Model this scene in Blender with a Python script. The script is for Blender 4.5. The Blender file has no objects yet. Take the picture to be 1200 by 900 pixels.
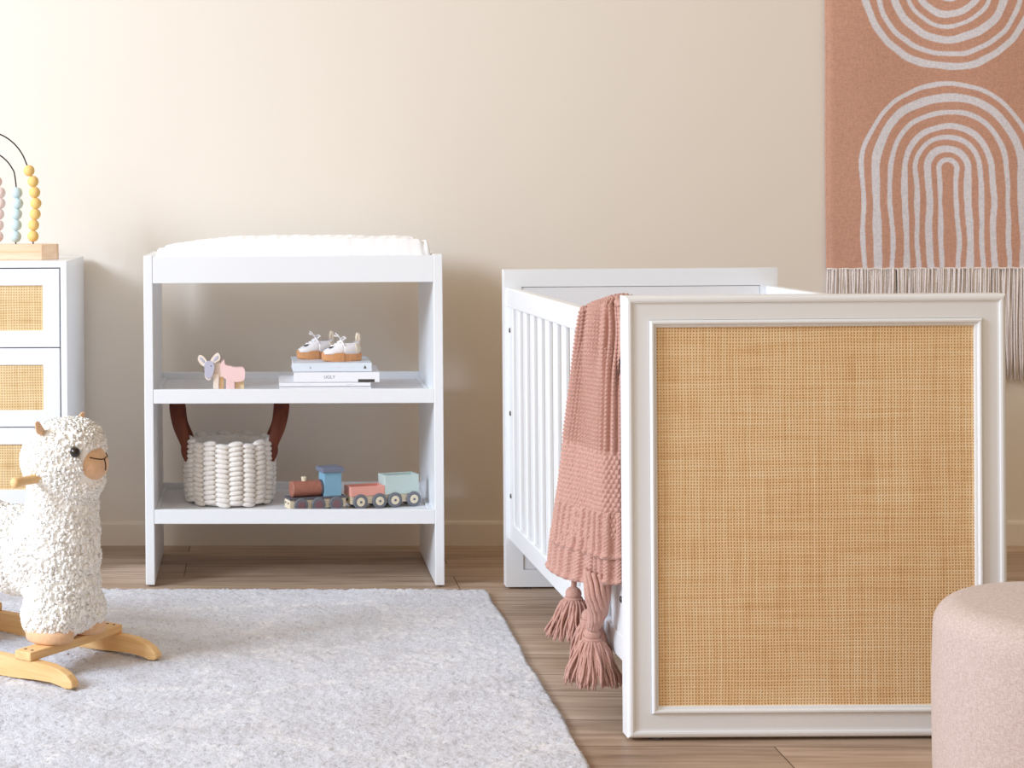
import bpy, bmesh, math, random
import numpy as np
from mathutils import Vector, Matrix, noise
random.seed(7); RNG = np.random.default_rng(7)
PI = math.pi
sc = bpy.context.scene
COL = sc.collection

# ------------------------------------------------------------------ camera
F_PX, PX, PY = 2017.7333, 223.1012, 246.8381
CAM_H = 1.0729
YAW, PITCH, ROLL = .0393, -.005, -.0076
cy_, sy_ = math.cos(YAW), math.sin(YAW)
fw = Vector((-sy_, cy_, 0)); rt = Vector((cy_, sy_, 0)); up = Vector((0, 0, 1))
cp_, sp_ = math.cos(PITCH), math.sin(PITCH)
fw, up = fw * cp_ + up * sp_, up * cp_ - fw * sp_
cr_, sr_ = math.cos(ROLL), math.sin(ROLL)
rt, up = rt * cr_ + up * sr_, up * cr_ - rt * sr_
EYE = Vector((0, 0, CAM_H))

def ray(u, v):
    return rt * ((u - PX) / F_PX) - up * ((v - PY) / F_PX) + fw
def at(u, v, Y):                       # point of the place at depth Y
    d = ray(u, v); return EYE + d * (Y / d.y)
def onz(u, v, Z):                      # point of the place at height Z
    d = ray(u, v); return EYE + d * ((Z - CAM_H) / d.z)

cam = bpy.data.cameras.new('camera')
cam.sensor_fit = 'HORIZONTAL'; cam.sensor_width = 36
cam.lens = 36 * F_PX / 1200
cam.shift_x = (600 - PX) / 1200
cam.shift_y = (PY - 450) / 1200
cam.clip_start = .05
co = bpy.data.objects.new('camera', cam); COL.objects.link(co)
m = Matrix((rt, up, -fw)).transposed().to_4x4(); m.translation = EYE
co.matrix_world = m
sc.camera = co

# ------------------------------------------------------------------ colour / materials
def lin(c):
    return tuple((x / 12.92 if x <= .04045 else ((x + .055) / 1.055) ** 2.4) for x in [k / 255 for k in c]) + (1,)

class N:                                # tiny node helper
    def __init__(s, name):
        s.m = bpy.data.materials.new(name); s.m.use_nodes = True
        s.t = s.m.node_tree; s.b = s.t.nodes['Principled BSDF']
    def n(s, typ, **kw):
        x = s.t.nodes.new(typ)
        for k, v in kw.items(): setattr(x, k, v)
        return x
    def l(s, a, b): s.t.links.new(a, b)
    def coord(s, out='Object'): return s.n('ShaderNodeTexCoord').outputs[out]
    def mapping(s, vec, scale=(1, 1, 1), rot=(0, 0, 0), loc=(0, 0, 0)):
        x = s.n('ShaderNodeMapping'); x.inputs['Scale'].default_value = scale
        x.inputs['Rotation'].default_value = rot; x.inputs['Location'].default_value = loc
        s.l(vec, x.inputs['Vector']); return x.outputs['Vector']
    def noise(s, vec, scale, detail=3, rough=.5):
        x = s.n('ShaderNodeTexNoise'); x.inputs['Scale'].default_value = scale
        x.inputs['Detail'].default_value = detail; x.inputs['Roughness'].default_value = rough
        s.l(vec, x.inputs['Vector']); return x.outputs['Fac']
    def ramp(s, fac, stops, interp='LINEAR'):
        x = s.n('ShaderNodeValToRGB'); x.color_ramp.interpolation = interp
        e = x.color_ramp.elements
        while len(e) < len(stops): e.new(.5)
        for k, (p, c) in enumerate(stops):
            e[k].position = p; e[k].color = c if len(c) == 4 else tuple(c) + (1,)
        s.l(fac, x.inputs['Fac']); return x.outputs['Color']
    def mix(s, fac, a, b, mode='MIX'):
        x = s.n('ShaderNodeMix'); x.data_type = 'RGBA'; x.blend_type = mode
        for k, v in ((0, fac), (6, a), (7, b)):
            if hasattr(v, 'is_linked'): s.l(v, x.inputs[k])
            else: x.inputs[k].default_value = v
        return x.outputs[2]
    def math(s, op, a, b=None, c=None):
        x = s.n('ShaderNodeMath'); x.operation = op
        for k, v in enumerate((a, b, c)):
            if v is None: continue
            if hasattr(v, 'is_linked'): s.l(v, x.inputs[k])
            else: x.inputs[k].default_value = v
        return x.outputs[0]
    def bump(s, h, strength=.3, dist=.002):
        x = s.n('ShaderNodeBump'); x.inputs['Strength'].default_value = strength
        x.inputs['Distance'].default_value = dist; s.l(h, x.inputs['Height'])
        s.l(x.outputs['Normal'], s.b.inputs['Normal'])
    def base(s, c):
        if hasattr(c, 'is_linked'): s.l(c, s.b.inputs['Base Color'])
        else: s.b.inputs['Base Color'].default_value = c
    def rough(s, r, spec=.5):
        s.b.inputs['Roughness'].default_value = r
        s.b.inputs['Specular IOR Level'].default_value = spec
        return s

def plain(name, c, rough=.5, spec=.4, grain=0, gscale=60, sheen=0):
    k = N(name); col = lin(c)
    if grain:
        f = k.noise(k.coord(), gscale, 4)
        k.base(k.ramp(f, [(.3, tuple(x * (1 - grain) for x in col[:3])), (.7, tuple(min(1, x * (1 + grain)) for x in col[:3]))]))
        k.bump(f, .15, .001)
    else: k.base(col)
    k.rough(rough, spec)
    if sheen: k.b.inputs['Sheen Weight'].default_value = sheen
    return k.m

M = {}
M['white'] = plain('white_satin_paint', (235, 239, 244), .32, .45)
M['white_in'] = plain('white_satin_board', (232, 233, 237), .42, .4)
M['gap'] = plain('dark_gap', (70, 72, 76), .8)
M['black'] = plain('black_wire', (28, 28, 28), .4)
M['bolt'] = plain('dark_steel', (95, 92, 88), .35, .6)
M['bolt'].node_tree.nodes['Principled BSDF'].inputs['Metallic'].default_value = .8
M['yellow'] = plain('yellow_bead', (238, 202, 128), .6, .3)
M['blue'] = plain('pale_blue_bead', (196, 217, 222), .6, .3)
M['pink'] = plain('pale_pink_bead', (238, 216, 210), .6, .3)
M['brown'] = plain('brown_paint', (156, 102, 86), .5, .35, .12, 90)
M['tblue'] = plain('blue_paint', (128, 172, 196), .5, .35)
M['slate'] = plain('slate_paint', (116, 122, 140), .55, .35)
M['tdark'] = plain('dark_slate_paint', (92, 90, 98), .55, .35)
M['coral'] = plain('coral_paint', (230, 164, 150), .55, .35)
M['mint'] = plain('mint_paint', (192, 208, 204), .55, .35)
M['cream'] = plain('cream_wood', (226, 214, 188), .6, .3)
M['wheelgrey'] = plain('grey_wheel', (112, 114, 122), .55, .35)
M['plum'] = plain('plum_wheel', (128, 98, 104), .55, .35)
M['tpink'] = plain('pale_pink_wood', (240, 208, 206), .6, .3)
M['tgrey'] = plain('lavender_grey_wood', (188, 188, 206), .6, .3)
M['tyellow'] = plain('pale_yellow_wood', (240, 218, 176), .6, .3)
M['tcream'] = plain('pale_wood_edge', (240, 226, 212), .6, .3)
M['shoe'] = plain('white_canvas', (236, 233, 234), .8, .2, .04, 300)
M['shoe_grey'] = plain('cream_canvas', (225, 212, 192), .8, .2, .04, 300)
M['gum'] = plain('gum_rubber', (206, 150, 104), .6, .3, .08, 120)
M['lace'] = plain('white_lace', (246, 244, 246), .8, .2)
M['paper'] = plain('paper_white', (240, 238, 236), .7, .2)
M['cover'] = plain('white_cover', (240, 241, 246), .35, .4)
M['coverb'] = plain('pale_blue_cover', (222, 232, 242), .35, .4)
M['ink'] = plain('grey_ink', (120, 124, 140), .6)
M['ink_and_shade'] = plain('dark_print_and_shade', (70, 66, 62), .6)  # dark lettering and marks, also the painted shadow on a book spine
M['eye'] = plain('dark_eye', (26, 14, 12), .08, .7)
M['suede'] = plain('tan_suede', (226, 186, 148), .9, .1, .07, 120, .3)
M['stitch'] = plain('brown_thread', (70, 45, 34), .8)
M['foot_glide'] = plain('grey_glide', (90, 90, 92), .7)

def mk_fleece():
    k = N('white_fleece')
    f = k.noise(k.coord(), 55, 3)
    k.base(k.ramp(f, [(.3, lin((250, 248, 243))), (.7, lin((254, 253, 250)))]))
    k.rough(.95, .1); k.b.inputs['Sheen Weight'].default_value = .4
    return k.m
M['fleece'] = mk_fleece()

def mk_wood(name, light, dark, axis=0, scale=8, rough=.5):
    k = N(name); s = [26, 26, 26]; s[axis] = 2.2
    v = k.mapping(k.coord(), tuple(x * scale / 8 for x in s))
    f = k.noise(v, 3.0, 6, .6)
    k.base(k.ramp(f, [(.3, lin(dark)), (.68, lin(light))]))
    k.bump(f, .08, .001); k.rough(rough, .35)
    return k.m
M['beech'] = mk_wood('varnished_beech', (236, 200, 146), (218, 174, 116), 0)
M['beech_y'] = mk_wood('varnished_beech_bar', (236, 200, 146), (218, 174, 116), 1)
M['ply'] = mk_wood('pale_maple', (240, 214, 186), (226, 192, 158), 0)
M['leather'] = mk_wood('brown_leather', (112, 54, 30), (84, 34, 20), 2, 6, .45)

def mk_wall():
    k = N('warm_wall_paint')
    f = k.noise(k.coord(), 220, 3)
    k.base(lin((231, 224, 214))); k.bump(f, .05, .0006); k.rough(.75, .2)
    return k.m
M['wall'] = mk_wall()

def mk_floor():
    k = N('oak_laminate')
    o = k.coord()
    br = k.n('ShaderNodeTexBrick'); br.offset = .37; br.offset_frequency = 2
    br.inputs['Scale'].default_value = 1; br.inputs['Brick Width'].default_value = 1.22
    br.inputs['Row Height'].default_value = .17; br.inputs['Mortar Size'].default_value = .0016
    br.inputs['Mortar Smooth'].default_value = .3
    br.inputs['Color1'].default_value = (0, 0, 0, 1); br.inputs['Color2'].default_value = (1, 1, 1, 1)
    br.inputs['Mortar'].default_value = (.5, .5, .5, 1); br.inputs['Bias'].default_value = 0
    k.l(k.mapping(o, loc=(.22, .0, 0)), br.inputs['Vector'])
    # shift the grain of each plank by its own tone
    add = k.n('ShaderNodeVectorMath'); add.operation = 'ADD'
    cmb = k.n('ShaderNodeCombineXYZ')
    tone = k.math('MULTIPLY', br.outputs['Color'], 1.0)
    k.l(k.math('MULTIPLY', tone, 7.3), cmb.inputs[0]); k.l(k.math('MULTIPLY', tone, 3.1), cmb.inputs[2])
    k.l(o, add.inputs[0]); k.l(cmb.outputs[0], add.inputs[1])
    g1 = k.noise(k.mapping(add.outputs[0], (1.6, 26, 1)), 2.2, 6, .62)
    g2 = k.noise(k.mapping(add.outputs[0], (.8, 5, 1)), 2.6, 4, .55)
    mixg = k.math('ADD', k.math('MULTIPLY', g1, .6), k.math('MULTIPLY', g2, .4))
    c = k.ramp(mixg, [(.34, lin((144, 120, 101))), (.46, lin((180, 156, 136))), (.56, lin((199, 177, 157))), (.7, lin((212, 193, 176)))])
    t = k.ramp(tone, [(0, (.74, .71, .68)), (1, (1.04, 1.03, 1.02))])
    c = k.mix(1.0, c, t, 'MULTIPLY')
    c = k.mix(br.outputs['Fac'], c, lin((86, 62, 48)))
    k.base(c)
    h = k.math('SUBTRACT', k.math('MULTIPLY', mixg, .25), br.outputs['Fac'])
    k.bump(h, .25, .0012); k.rough(.45, .35)
    return k.m
M['floor'] = mk_floor()

def mk_rattan(name, pitch, light, mid, dark, hole=.55):
    """open square weave: pale strands over darker holes, uneven strand tones"""
    k = N(name); o = k.coord('Object')
    sx = k.n('ShaderNodeSeparateXYZ'); k.l(o, sx.inputs[0])
    # wobble so the strands are not ruled
    wob = k.noise(k.mapping(o, (9, 9, 9)), 1.0, 2)
    x = k.math('ADD', sx.outputs[0], k.math('MULTIPLY', wob, pitch * .9))
    z = k.math('ADD', sx.outputs[2], k.math('MULTIPLY', k.noise(k.mapping(o, (7, 7, 13), loc=(3, 1, 2)), 1.0, 2), pitch * .9))
    fx = k.math('SINE', k.math('MULTIPLY', x, 2 * PI / pitch)); fz = k.math('SINE', k.math('MULTIPLY', z, 2 * PI / pitch))
    ax = k.math('MULTIPLY_ADD', fx, .5, .5); az = k.math('MULTIPLY_ADD', fz, .5, .5)
    gap = k.math('MULTIPLY', ax, az)                        # 1 in the holes
    over = k.math('MAXIMUM', k.math('SUBTRACT', 1, ax), k.math('SUBTRACT', 1, az))
    # each strand's own tone: noise stretched along it
    v1 = k.noise(k.mapping(o, (1 / pitch * .6, 1, 5)), 1.0, 2, .6)
    v2 = k.noise(k.mapping(o, (5, 1, 1 / pitch * .6), loc=(5, 0, 9)), 1.0, 2, .6)
    blotch = k.noise(o, 4, 3)
    tone = k.math('ADD', k.math('MULTIPLY', v1, .42), k.math('ADD', k.math('MULTIPLY', v2, .42), k.math('MULTIPLY', blotch, .16)))
    c = k.ramp(tone, [(.30, lin(dark)), (.48, lin(mid)), (.68, lin(light))])
    c = k.mix(k.math('MULTIPLY', k.math('POWER', gap, 1.6), hole), c, lin((dark[0] * .56, dark[1] * .44, dark[2] * .36)))
    # a few dark knots
    vo = k.n('ShaderNodeTexVoronoi'); vo.inputs['Scale'].default_value = 7
    k.l(k.mapping(o, (1.6, 1, .22)), vo.inputs['Vector'])
    kn = k.ramp(vo.outputs['Distance'], [(.0, (1, 1, 1)), (.012, (1, 1, 1)), (.03, (0, 0, 0))])
    c = k.mix(k.math('MULTIPLY', kn, .30), c, lin((120, 74, 38)))
    k.base(c); k.bump(over, .55, .0016); k.rough(.55, .3)
    return k.m
M['rattan'] = mk_rattan('fine_rattan_weave', .0060, (252, 228, 188), (242, 208, 160), (222, 180, 128), .8)
M['rattan_d'] = mk_rattan('drawer_rattan_weave', .0074, (244, 220, 176), (232, 202, 152), (210, 172, 120), .75)

def mk_rug():
    k = N('grey_wool_rug'); o = k.coord()
    n1 = k.noise(k.mapping(o, (1, 1.6, 1)), 5.5, 5, .62)
    n2 = k.noise(k.mapping(o, (1, 1, 1)), 190, 3, .7)
    n3 = k.noise(k.mapping(o, (1, 1, 1)), 40, 4, .7)
    c = k.ramp(n1, [(.28, lin((200, 199, 204))), (.48, lin((212, 214, 223))), (.7, lin((219, 222, 231)))])
    c = k.mix(1, c, k.ramp(n2, [(.3, (.58, .57, .58)), (.46, (.95, .95, .95)), (.7, (1.0, 1.0, 1.0))]), 'MULTIPLY')
    # faint worn trellis lines in a paler yarn, broken up
    w = k.n('ShaderNodeVectorMath'); w.operation = 'ADD'
    nz = k.n('ShaderNodeTexNoise'); nz.inputs['Scale'].default_value = 3; k.l(o, nz.inputs['Vector'])
    scl = k.n('ShaderNodeVectorMath'); scl.operation = 'SCALE'; scl.inputs['Scale'].default_value = .12
    k.l(nz.outputs['Color'], scl.inputs[0]); k.l(o, w.inputs[0]); k.l(scl.outputs[0], w.inputs[1])
    vo = k.n('ShaderNodeTexVoronoi'); vo.feature = 'DISTANCE_TO_EDGE'; vo.inputs['Scale'].default_value = 3.1
    k.l(w.outputs[0], vo.inputs['Vector'])
    ln = k.ramp(vo.outputs['Distance'], [(0, (1, 1, 1)), (.03, (1, 1, 1)), (.06, (0, 0, 0))])
    ln = k.math('MULTIPLY', ln, k.ramp(n3, [(.45, (0, 0, 0)), (.62, (1, 1, 1))]))
    c = k.mix(k.math('MULTIPLY', ln, .7), c, lin((231, 230, 233)))
    k.base(c)
    k.bump(k.math('ADD', n2, k.math('MULTIPLY', n3, .6)), .7, .004); k.rough(.95, .08)
    k.b.inputs['Sheen Weight'].default_value = .2
    return k.m
M['rug'] = mk_rug()

def mk_fabric(name, a, b, scale, bump=.4, dist=.0008, sheen=.2):
    k = N(name); o = k.coord()
    f = k.noise(k.mapping(o, (1, 1, .35)), scale, 3, .7); g = k.noise(k.mapping(o, (.35, .35, 1)), scale * 1.1, 3, .7)
    h = k.math('MULTIPLY_ADD', f, .5, k.math('MULTIPLY', g, .5))
    k.base(k.ramp(h, [(.38, lin(a)), (.6, lin(b))])); k.bump(h, bump, dist); k.rough(.9, .12)
    k.b.inputs['Sheen Weight'].default_value = sheen
    return k.m
M['ottoman'] = mk_fabric('blush_woven_upholstery', (182, 163, 157), (207, 192, 188), 420)
M['knit'] = mk_fabric('dusty_pink_yarn', (178, 134, 122), (202, 162, 151), 500, .5, .001, .25)
M['pad'] = mk_fabric('white_quilted_cotton', (240, 241, 244), (248, 249, 251), 60, .3, .002, .1)
M['rope'] = mk_fabric('white_cotton_rope', (226, 220, 212), (243, 239, 234), 260, .5, .001, .2)
M['fringe'] = mk_fabric('pale_grey_yarn', (222, 214, 212), (240, 234, 234), 300, .4, .001, .2)

def mk_tapestry():
    k = N('woven_rainbow_cloth'); o = k.coord()
    a = k.n('ShaderNodeAttribute'); a.attribute_name = 'Col'
    f = k.noise(k.mapping(o, (420, 1, 90)), 1, 3, .7); g = k.noise(k.mapping(o, (90, 1, 420)), 1, 3, .7)
    h = k.math('MULTIPLY_ADD', f, .5, k.math('MULTIPLY', g, .5))
    c = k.mix(1, a.outputs['Color'], k.ramp(h, [(.36, (.74, .74, .74)), (.6, (1.0, 1.0, 1.0))]), 'MULTIPLY')
    k.base(c); k.bump(h, .4, .001); k.rough(.95, .08)
    return k.m
M['tapestry'] = mk_tapestry()

# ------------------------------------------------------------------ object helpers
def link(name, bm, mat, parent=None, smooth=False, loc=None, bevel=None):
    me = bpy.data.meshes.new(name)
    bmesh.ops.recalc_face_normals(bm, faces=bm.faces)
    bm.to_mesh(me); bm.free()
    return link_me(name, me, mat, parent, smooth)
def link_me(name, me, mat, parent=None, smooth=False):
    o = bpy.data.objects.new(name, me); COL.objects.link(o)
    if mat: me.materials.append(M[mat] if isinstance(mat, str) else mat)
    if parent: o.parent = parent
    if smooth: me.polygons.foreach_set('use_smooth', [True] * len(me.polygons))
    me.update()
    return o
def thing(name, label, cat, loc=(0, 0, 0), rz=0, group=None):
    o = bpy.data.objects.new(name, None); COL.objects.link(o)
    o.empty_display_size = .05
    o.location = loc; o.rotation_euler = (0, 0, rz)
    return tag(o, label, cat, group)
def tag(o, label, cat, group=None):
    o['label'] = label; o['category'] = cat
    if group: o['group'] = group
    return o
def struct(o): o['kind'] = 'structure'; return o

def B(): return bmesh.new()
def box(bm, x0, x1, y0, y1, z0, z1, bev=0, seg=2, mat=None):
    r = bmesh.ops.create_cube(bm, size=1)
    vs = r['verts']
    bmesh.ops.scale(bm, vec=(x1 - x0, y1 - y0, z1 - z0), verts=vs)
    bmesh.ops.translate(bm, vec=((x0 + x1) / 2, (y0 + y1) / 2, (z0 + z1) / 2), verts=vs)
    if bev:
        es = list({e for v in vs for e in v.link_edges})
        r = bmesh.ops.bevel(bm, geom=es, offset=bev, segments=seg, profile=.5, affect='EDGES')
        vs = list({v for f in r['faces'] for v in f.verts} | {v for v in vs if v.is_valid})
    if mat is not None: bmesh.ops.transform(bm, matrix=mat, verts=[v for v in vs if v.is_valid])
    return vs
def boxo(name, dims, mat, parent=None, bev=.002, seg=2):
    bm = B(); box(bm, *dims, bev=bev, seg=seg); return link(name, bm, mat, parent)
def ell(bm, c, r, seg=20, rings=12, mat=None):
    x = bmesh.ops.create_uvsphere(bm, u_segments=seg, v_segments=rings, radius=1)
    vs = x['verts']
    bmesh.ops.scale(bm, vec=r, verts=vs)
    if mat is not None: bmesh.ops.transform(bm, matrix=mat, verts=vs)
    bmesh.ops.translate(bm, vec=c, verts=vs)
    return vs
def tube(bm, pts, rad, seg=8, closed=False, caps=True):
    pts = [Vector(p) for p in pts]; n = len(pts)
    rads = rad if hasattr(rad, '__len__') else [rad] * n
    rings = []; ref = None
    for i, p in enumerate(pts):
        a = pts[(i - 1) % n] if (closed or i) else p; b = pts[(i + 1) % n] if (closed or i < n - 1) else p
        t = (b - a).normalized()
        if ref is None:
            ref = t.orthogonal().normalized()
        ref = (ref - t * ref.dot(t)); ref = ref.normalized() if ref.length > 1e-6 else t.orthogonal().normalized()
        s = t.cross(ref)
        rings.append([bm.verts.new(p + (ref * math.cos(2 * PI * j / seg) + s * math.sin(2 * PI * j / seg)) * rads[i]) for j in range(seg)])
    for i in range(n if closed else n - 1):
        A, C = rings[i], rings[(i + 1) % n]
        for j in range(seg): bm.faces.new((A[j], A[(j + 1) % seg], C[(j + 1) % seg], C[j]))
    if caps and not closed:
        bm.faces.new(rings[0]); bm.faces.new(list(reversed(rings[-1])))
def lathe(bm, prof, seg=48, c=(0, 0, 0), axis='Z', caps=True):
    rings = []
    for r, z in prof:
        ring = []
        for j in range(seg):
            a = 2 * PI * j / seg; p = (r * math.cos(a), r * math.sin(a), z)
            if axis == 'Y': p = (p[0], p[2], p[1])
            if axis == 'X': p = (p[2], p[0], p[1])
            ring.append(bm.verts.new(Vector(p) + Vector(c)))
        rings.append(ring)
    for A, C in zip(rings, rings[1:]):
        for j in range(seg): bm.faces.new((A[j], A[(j + 1) % seg], C[(j + 1) % seg], C[j]))
    if caps: bm.faces.new(rings[0]); bm.faces.new(rings[-1])
def prism(bm, poly, depth, to3d, bev=0):
    """extrude a 2D outline; to3d(a, b, t) gives the point at outline (a, b), depth t"""
    f = [bm.verts.new(to3d(a, b, 0)) for a, b in poly]; g = [bm.verts.new(to3d(a, b, depth)) for a, b in poly]
    n = len(poly)
    fs = [bm.faces.new(f), bm.faces.new(list(reversed(g)))]
    for i in range(n): bm.faces.new((f[i], f[(i + 1) % n], g[(i + 1) % n], g[i]))
    if bev:
        es = [e for q in fs for e in q.edges]
        bmesh.ops.bevel(bm, geom=es, offset=bev, segments=2, profile=.5, affect='EDGES')
def smooth_poly(pts, k=6):
    """closed Catmull-Rom through pts"""
    n = len(pts); out = []
    for i in range(n):
        p0, p1, p2, p3 = (Vector(pts[(i + d) % n]) for d in (-1, 0, 1, 2))
        for s in range(k):
            t = s / k
            out.append(tuple(.5 * ((2 * p1) + (p2 - p0) * t + (2 * p0 - 5 * p1 + 4 * p2 - p3) * t * t + (3 * p1 - p0 - 3 * p2 + p3) * t ** 3)))
    return out
def spline(pts, k=8):
    pts = [Vector(p) for p in pts]; n = len(pts); out = []
    for i in range(n - 1):
        p0 = pts[max(0, i - 1)]; p1 = pts[i]; p2 = pts[i + 1]; p3 = pts[min(n - 1, i + 2)]
        for s in range(k):
            t = s / k
            out.append(.5 * ((2 * p1) + (p2 - p0) * t + (2 * p0 - 5 * p1 + 4 * p2 - p3) * t * t + (3 * p1 - p0 - 3 * p2 + p3) * t ** 3))
    out.append(pts[-1]); return out
def grid_mesh(name, V, nu, nv, closed_u=False):
    """V: (nu*nv,3) array, index i*nv+j"""
    V = np.asarray(V, dtype=float).reshape(nu * nv, 3)
    i = np.arange(nu if closed_u else nu - 1)[:, None]; j = np.arange(nv - 1)[None, :]
    a = (i * nv + j).ravel(); b = (((i + 1) % nu) * nv + j).ravel()
    faces = np.stack([a, b, b + 1, a + 1], 1)
    me = bpy.data.meshes.new(name)
    me.from_pydata(V.tolist(), [], faces.tolist()); me.update()
    return me
def frame_sweep(bm, x0, x1, z0, z1, prof, ysign=1, y0=0):
    """sweep profile [(inset d, y)] around a rectangle, mitred corners"""
    loops = []
    for d, y in prof:
        loops.append([bm.verts.new((px, y0 + ysign * y, pz)) for px, pz in ((x0 + d, z0 + d), (x1 - d, z0 + d), (x1 - d, z1 - d), (x0 + d, z1 - d))])
    for A, C in zip(loops, loops[1:]):
        for j in range(4): bm.faces.new((A[j], A[(j + 1) % 4], C[(j + 1) % 4], C[j]))
    return loops

# ------------------------------------------------------------------ the room
WALL_Y = 5.378
struct(boxo('wall_back', (-2.9, 3.6, WALL_Y, WALL_Y + .12, 0, 2.7), 'wall', bev=0))
struct(boxo('floor', (-2.9, 3.6, .2, WALL_Y + .12, -.1, 0), 'floor', bev=0))
bm = B()
prism(bm, [(0, 0), (.013, 0), (.013, .066), (.010, .073), (.004, .076), (0, .076)], 6.5, lambda a, b, t: (-2.9 + t, WALL_Y - a, b))
struct(link('baseboard_back', bm, 'wall'))

# ------------------------------------------------------------------ rug
def make_rug():
    x0, x1, y0, y1 = -1.75, .618, 2.55, 4.716
    st = .0058
    nx = int((x1 - x0) / st); ny = int((y1 - y0) / st)
    X, Y = np.meshgrid(np.linspace(x0, x1, nx), np.linspace(y0, y1, ny), indexing='ij')
    # edges wander a little
    ex = .003 * np.sin(Y * 9.1) + .002 * np.sin(Y * 23 + 1) ; ey = .003 * np.sin(X * 8) + .002 * np.sin(X * 21)
    wx = np.clip((X - (x1 - .3)) / .3, 0, 1); wy = np.clip((Y - (y1 - .3)) / .3, 0, 1)
    X = X + ex * wx; Y = Y + ey * wy
    Z = .0125 + RNG.normal(0, .0013, X.shape)
    low = RNG.normal(0, 1, (nx // 6 + 2, ny // 6 + 2))
    Z += .0005 * np.kron(low, np.ones((6, 6)))[:nx, :ny]
    d = np.minimum.reduce([x1 - X + .008, y1 - Y + .008, X - x0 + .008, Y - y0 + .008])
    Z *= np.clip(d / .014, .05, 1) ** .5
    X = X + RNG.normal(0, .0011, X.shape); Y = Y + RNG.normal(0, .0011, X.shape)
    Z[0, :] = Z[-1, :] = .001; Z[:, 0] = Z[:, -1] = .001
    Z = np.maximum(Z, .001)
    me = grid_mesh('area_rug', np.stack([X, Y, Z], -1), nx, ny)
    tag(link_me('area_rug', me, 'rug', smooth=True), 'large pale grey mottled short pile area rug on the wooden floor', 'rug')
make_rug()

# ------------------------------------------------------------------ crib
CROT = .0355; CW, CL, CH = .7509, 1.3854, .88
crib = thing('crib', 'white baby crib with woven rattan end panel and slatted sides', 'crib', (.7231, 3.4267, 0), CROT)
FT = .045
def crib_end(name, y0, s, rattan):
    """s=+1: front face looks towards -y at y0"""
    bm = B()
    prof = [(.0, FT), (0, .007), (.0015, .0032), (.005, .0007), (.009, 0), (.0125, .0010), (.014, .0042), (.018, .0048), (.047, .0048), (.0475, .012), (.0475, FT)]
    lp = frame_sweep(bm, 0, CW, .006, CH, prof, s, y0)
    for j in range(4): bm.faces.new((lp[-1][j], lp[-1][(j + 1) % 4], lp[0][(j + 1) % 4], lp[0][j]))
    fr = link(name, bm, 'white', crib)
    bm = B()
    lp = frame_sweep(bm, .0475, CW - .0475, .0535, CH - .0475, [(0, .016), (0, .0035), (.0015, .0005), (.004, -.0016), (.007, -.0012), (.0085, .001), (.0095, .0042), (.0125, .0048), (.0145, .006), (.0145, .016)], s, y0)
    link('inner_moulding', bm, 'white', fr)
    if rattan:
        bm = B(); a, b = sorted((y0 + s * .010, y0 + s * .016))
        box(bm, .056, CW - .056, a, b, .062, CH - .056)
        r = link('rattan_panel', bm, 'rattan', fr); r['label'] = 'golden tan woven rattan panel'
    bm = B(); a, b = sorted((y0 + s * .0165, y0 + s * (FT - .003)))
    box(bm, .0488, CW - .0488, a, b, .0548, CH - .0488, .0005, 1)
    link('backing_board', bm, 'white_in', fr)
    # thin shadow gap around the backing board is the groove between it and the frame
    for gx in (.06, CW - .06):
        bm = B(); lathe(bm, [(.014, 0), (.014, .0065)], 16, (gx, y0 + s * FT * .5, -.0005)); link('glide', bm, 'foot_glide', fr)
    return fr
crib_end('footboard', 0, 1, True)
crib_end('headboard', CL, -1, True)
RX0, RX1 = .008, .030
def crib_side(x0, x1, name):
    bm = B(); box(bm, x0 - .003, x1 + .003, FT, CL - FT, .777, .831, .004, 2)
    top = link(name, bm, 'white', crib)
    bm = B(); box(bm, x0, x1, FT, CL - FT, .138, .190, .003, 2); link('bottom_rail', bm, 'white', top)
    y = FT + .0
    for ya, yb in ((FT, FT + .075), (CL - FT - .075, CL - FT)):
        bm = B(); box(bm, x0, x1, ya, yb, .188, .779, .002, 1); link('post', bm, 'white', top)
    a, b = FT + .075, CL - FT - .075; n = 12; p = (b - a) / n
    for k in range(n):
        c = a + p * (k + .5) + .0
        bm = B(); box(bm, x0 + .004, x1 - .004, c - .021, c + .021, .188, .779, .004, 2); link('slat', bm, 'white', top)
    return top
ls = crib_side(RX0, RX1, 'side_rail')
crib_side(CW - RX1, CW - RX0, 'side_rail')
for yb in (CL - FT - .037, FT + .037):
    for z in (.716, .489, .263):
        bm = B(); lathe(bm, [(.0, -.0035), (.004, -.0032), (.0065, -.002), (.007, 0), (.007, .002)], 14, (RX0, yb, z), 'X'); link('bolt', bm, 'bolt', ls, True)
bm = B(); box(bm, RX1 + .004, CW - RX1 - .004, FT + .004, CL - FT - .004, .20, .222, .002)
link('mattress_base', bm, 'white_in', crib)

# ------------------------------------------------------------------ changing table
TX, TY, TW, TH, TD, TT = -.3207, 4.7897, .8298, .9236, .4615, .0255
tbl = thing('changing_table', 'white open change table with two tray shelves', 'table', (TX, TY, 0), 0)
for x0 in (0, TW - TT):
    bm = B(); box(bm, x0, x0 + TT, 0, TD, .005, TH, .0022, 2); sp = link('side_panel', bm, 'white', tbl)
    for y in (.03, TD - .03):
        bm = B(); lathe(bm, [(.010, 0), (.010, .0055)], 14, (x0 + TT / 2, y, -.0003)); link('glide', bm, 'foot_glide', sp)
x0, x1 = TT, TW - TT
bm = B(); box(bm, x0, x1, .001, .021, .8465, .9205, .0015); link('front_apron', bm, 'white', tbl)
bm = B(); box(bm, x0, x1, TD - .021, TD - .001, .8465, .9205, .0015); link('back_apron', bm, 'white', tbl)
bm = B(); box(bm, x0, x1, .021, TD - .021, .862, .876, 0); link('tabletop', bm, 'white_in', tbl)
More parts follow.
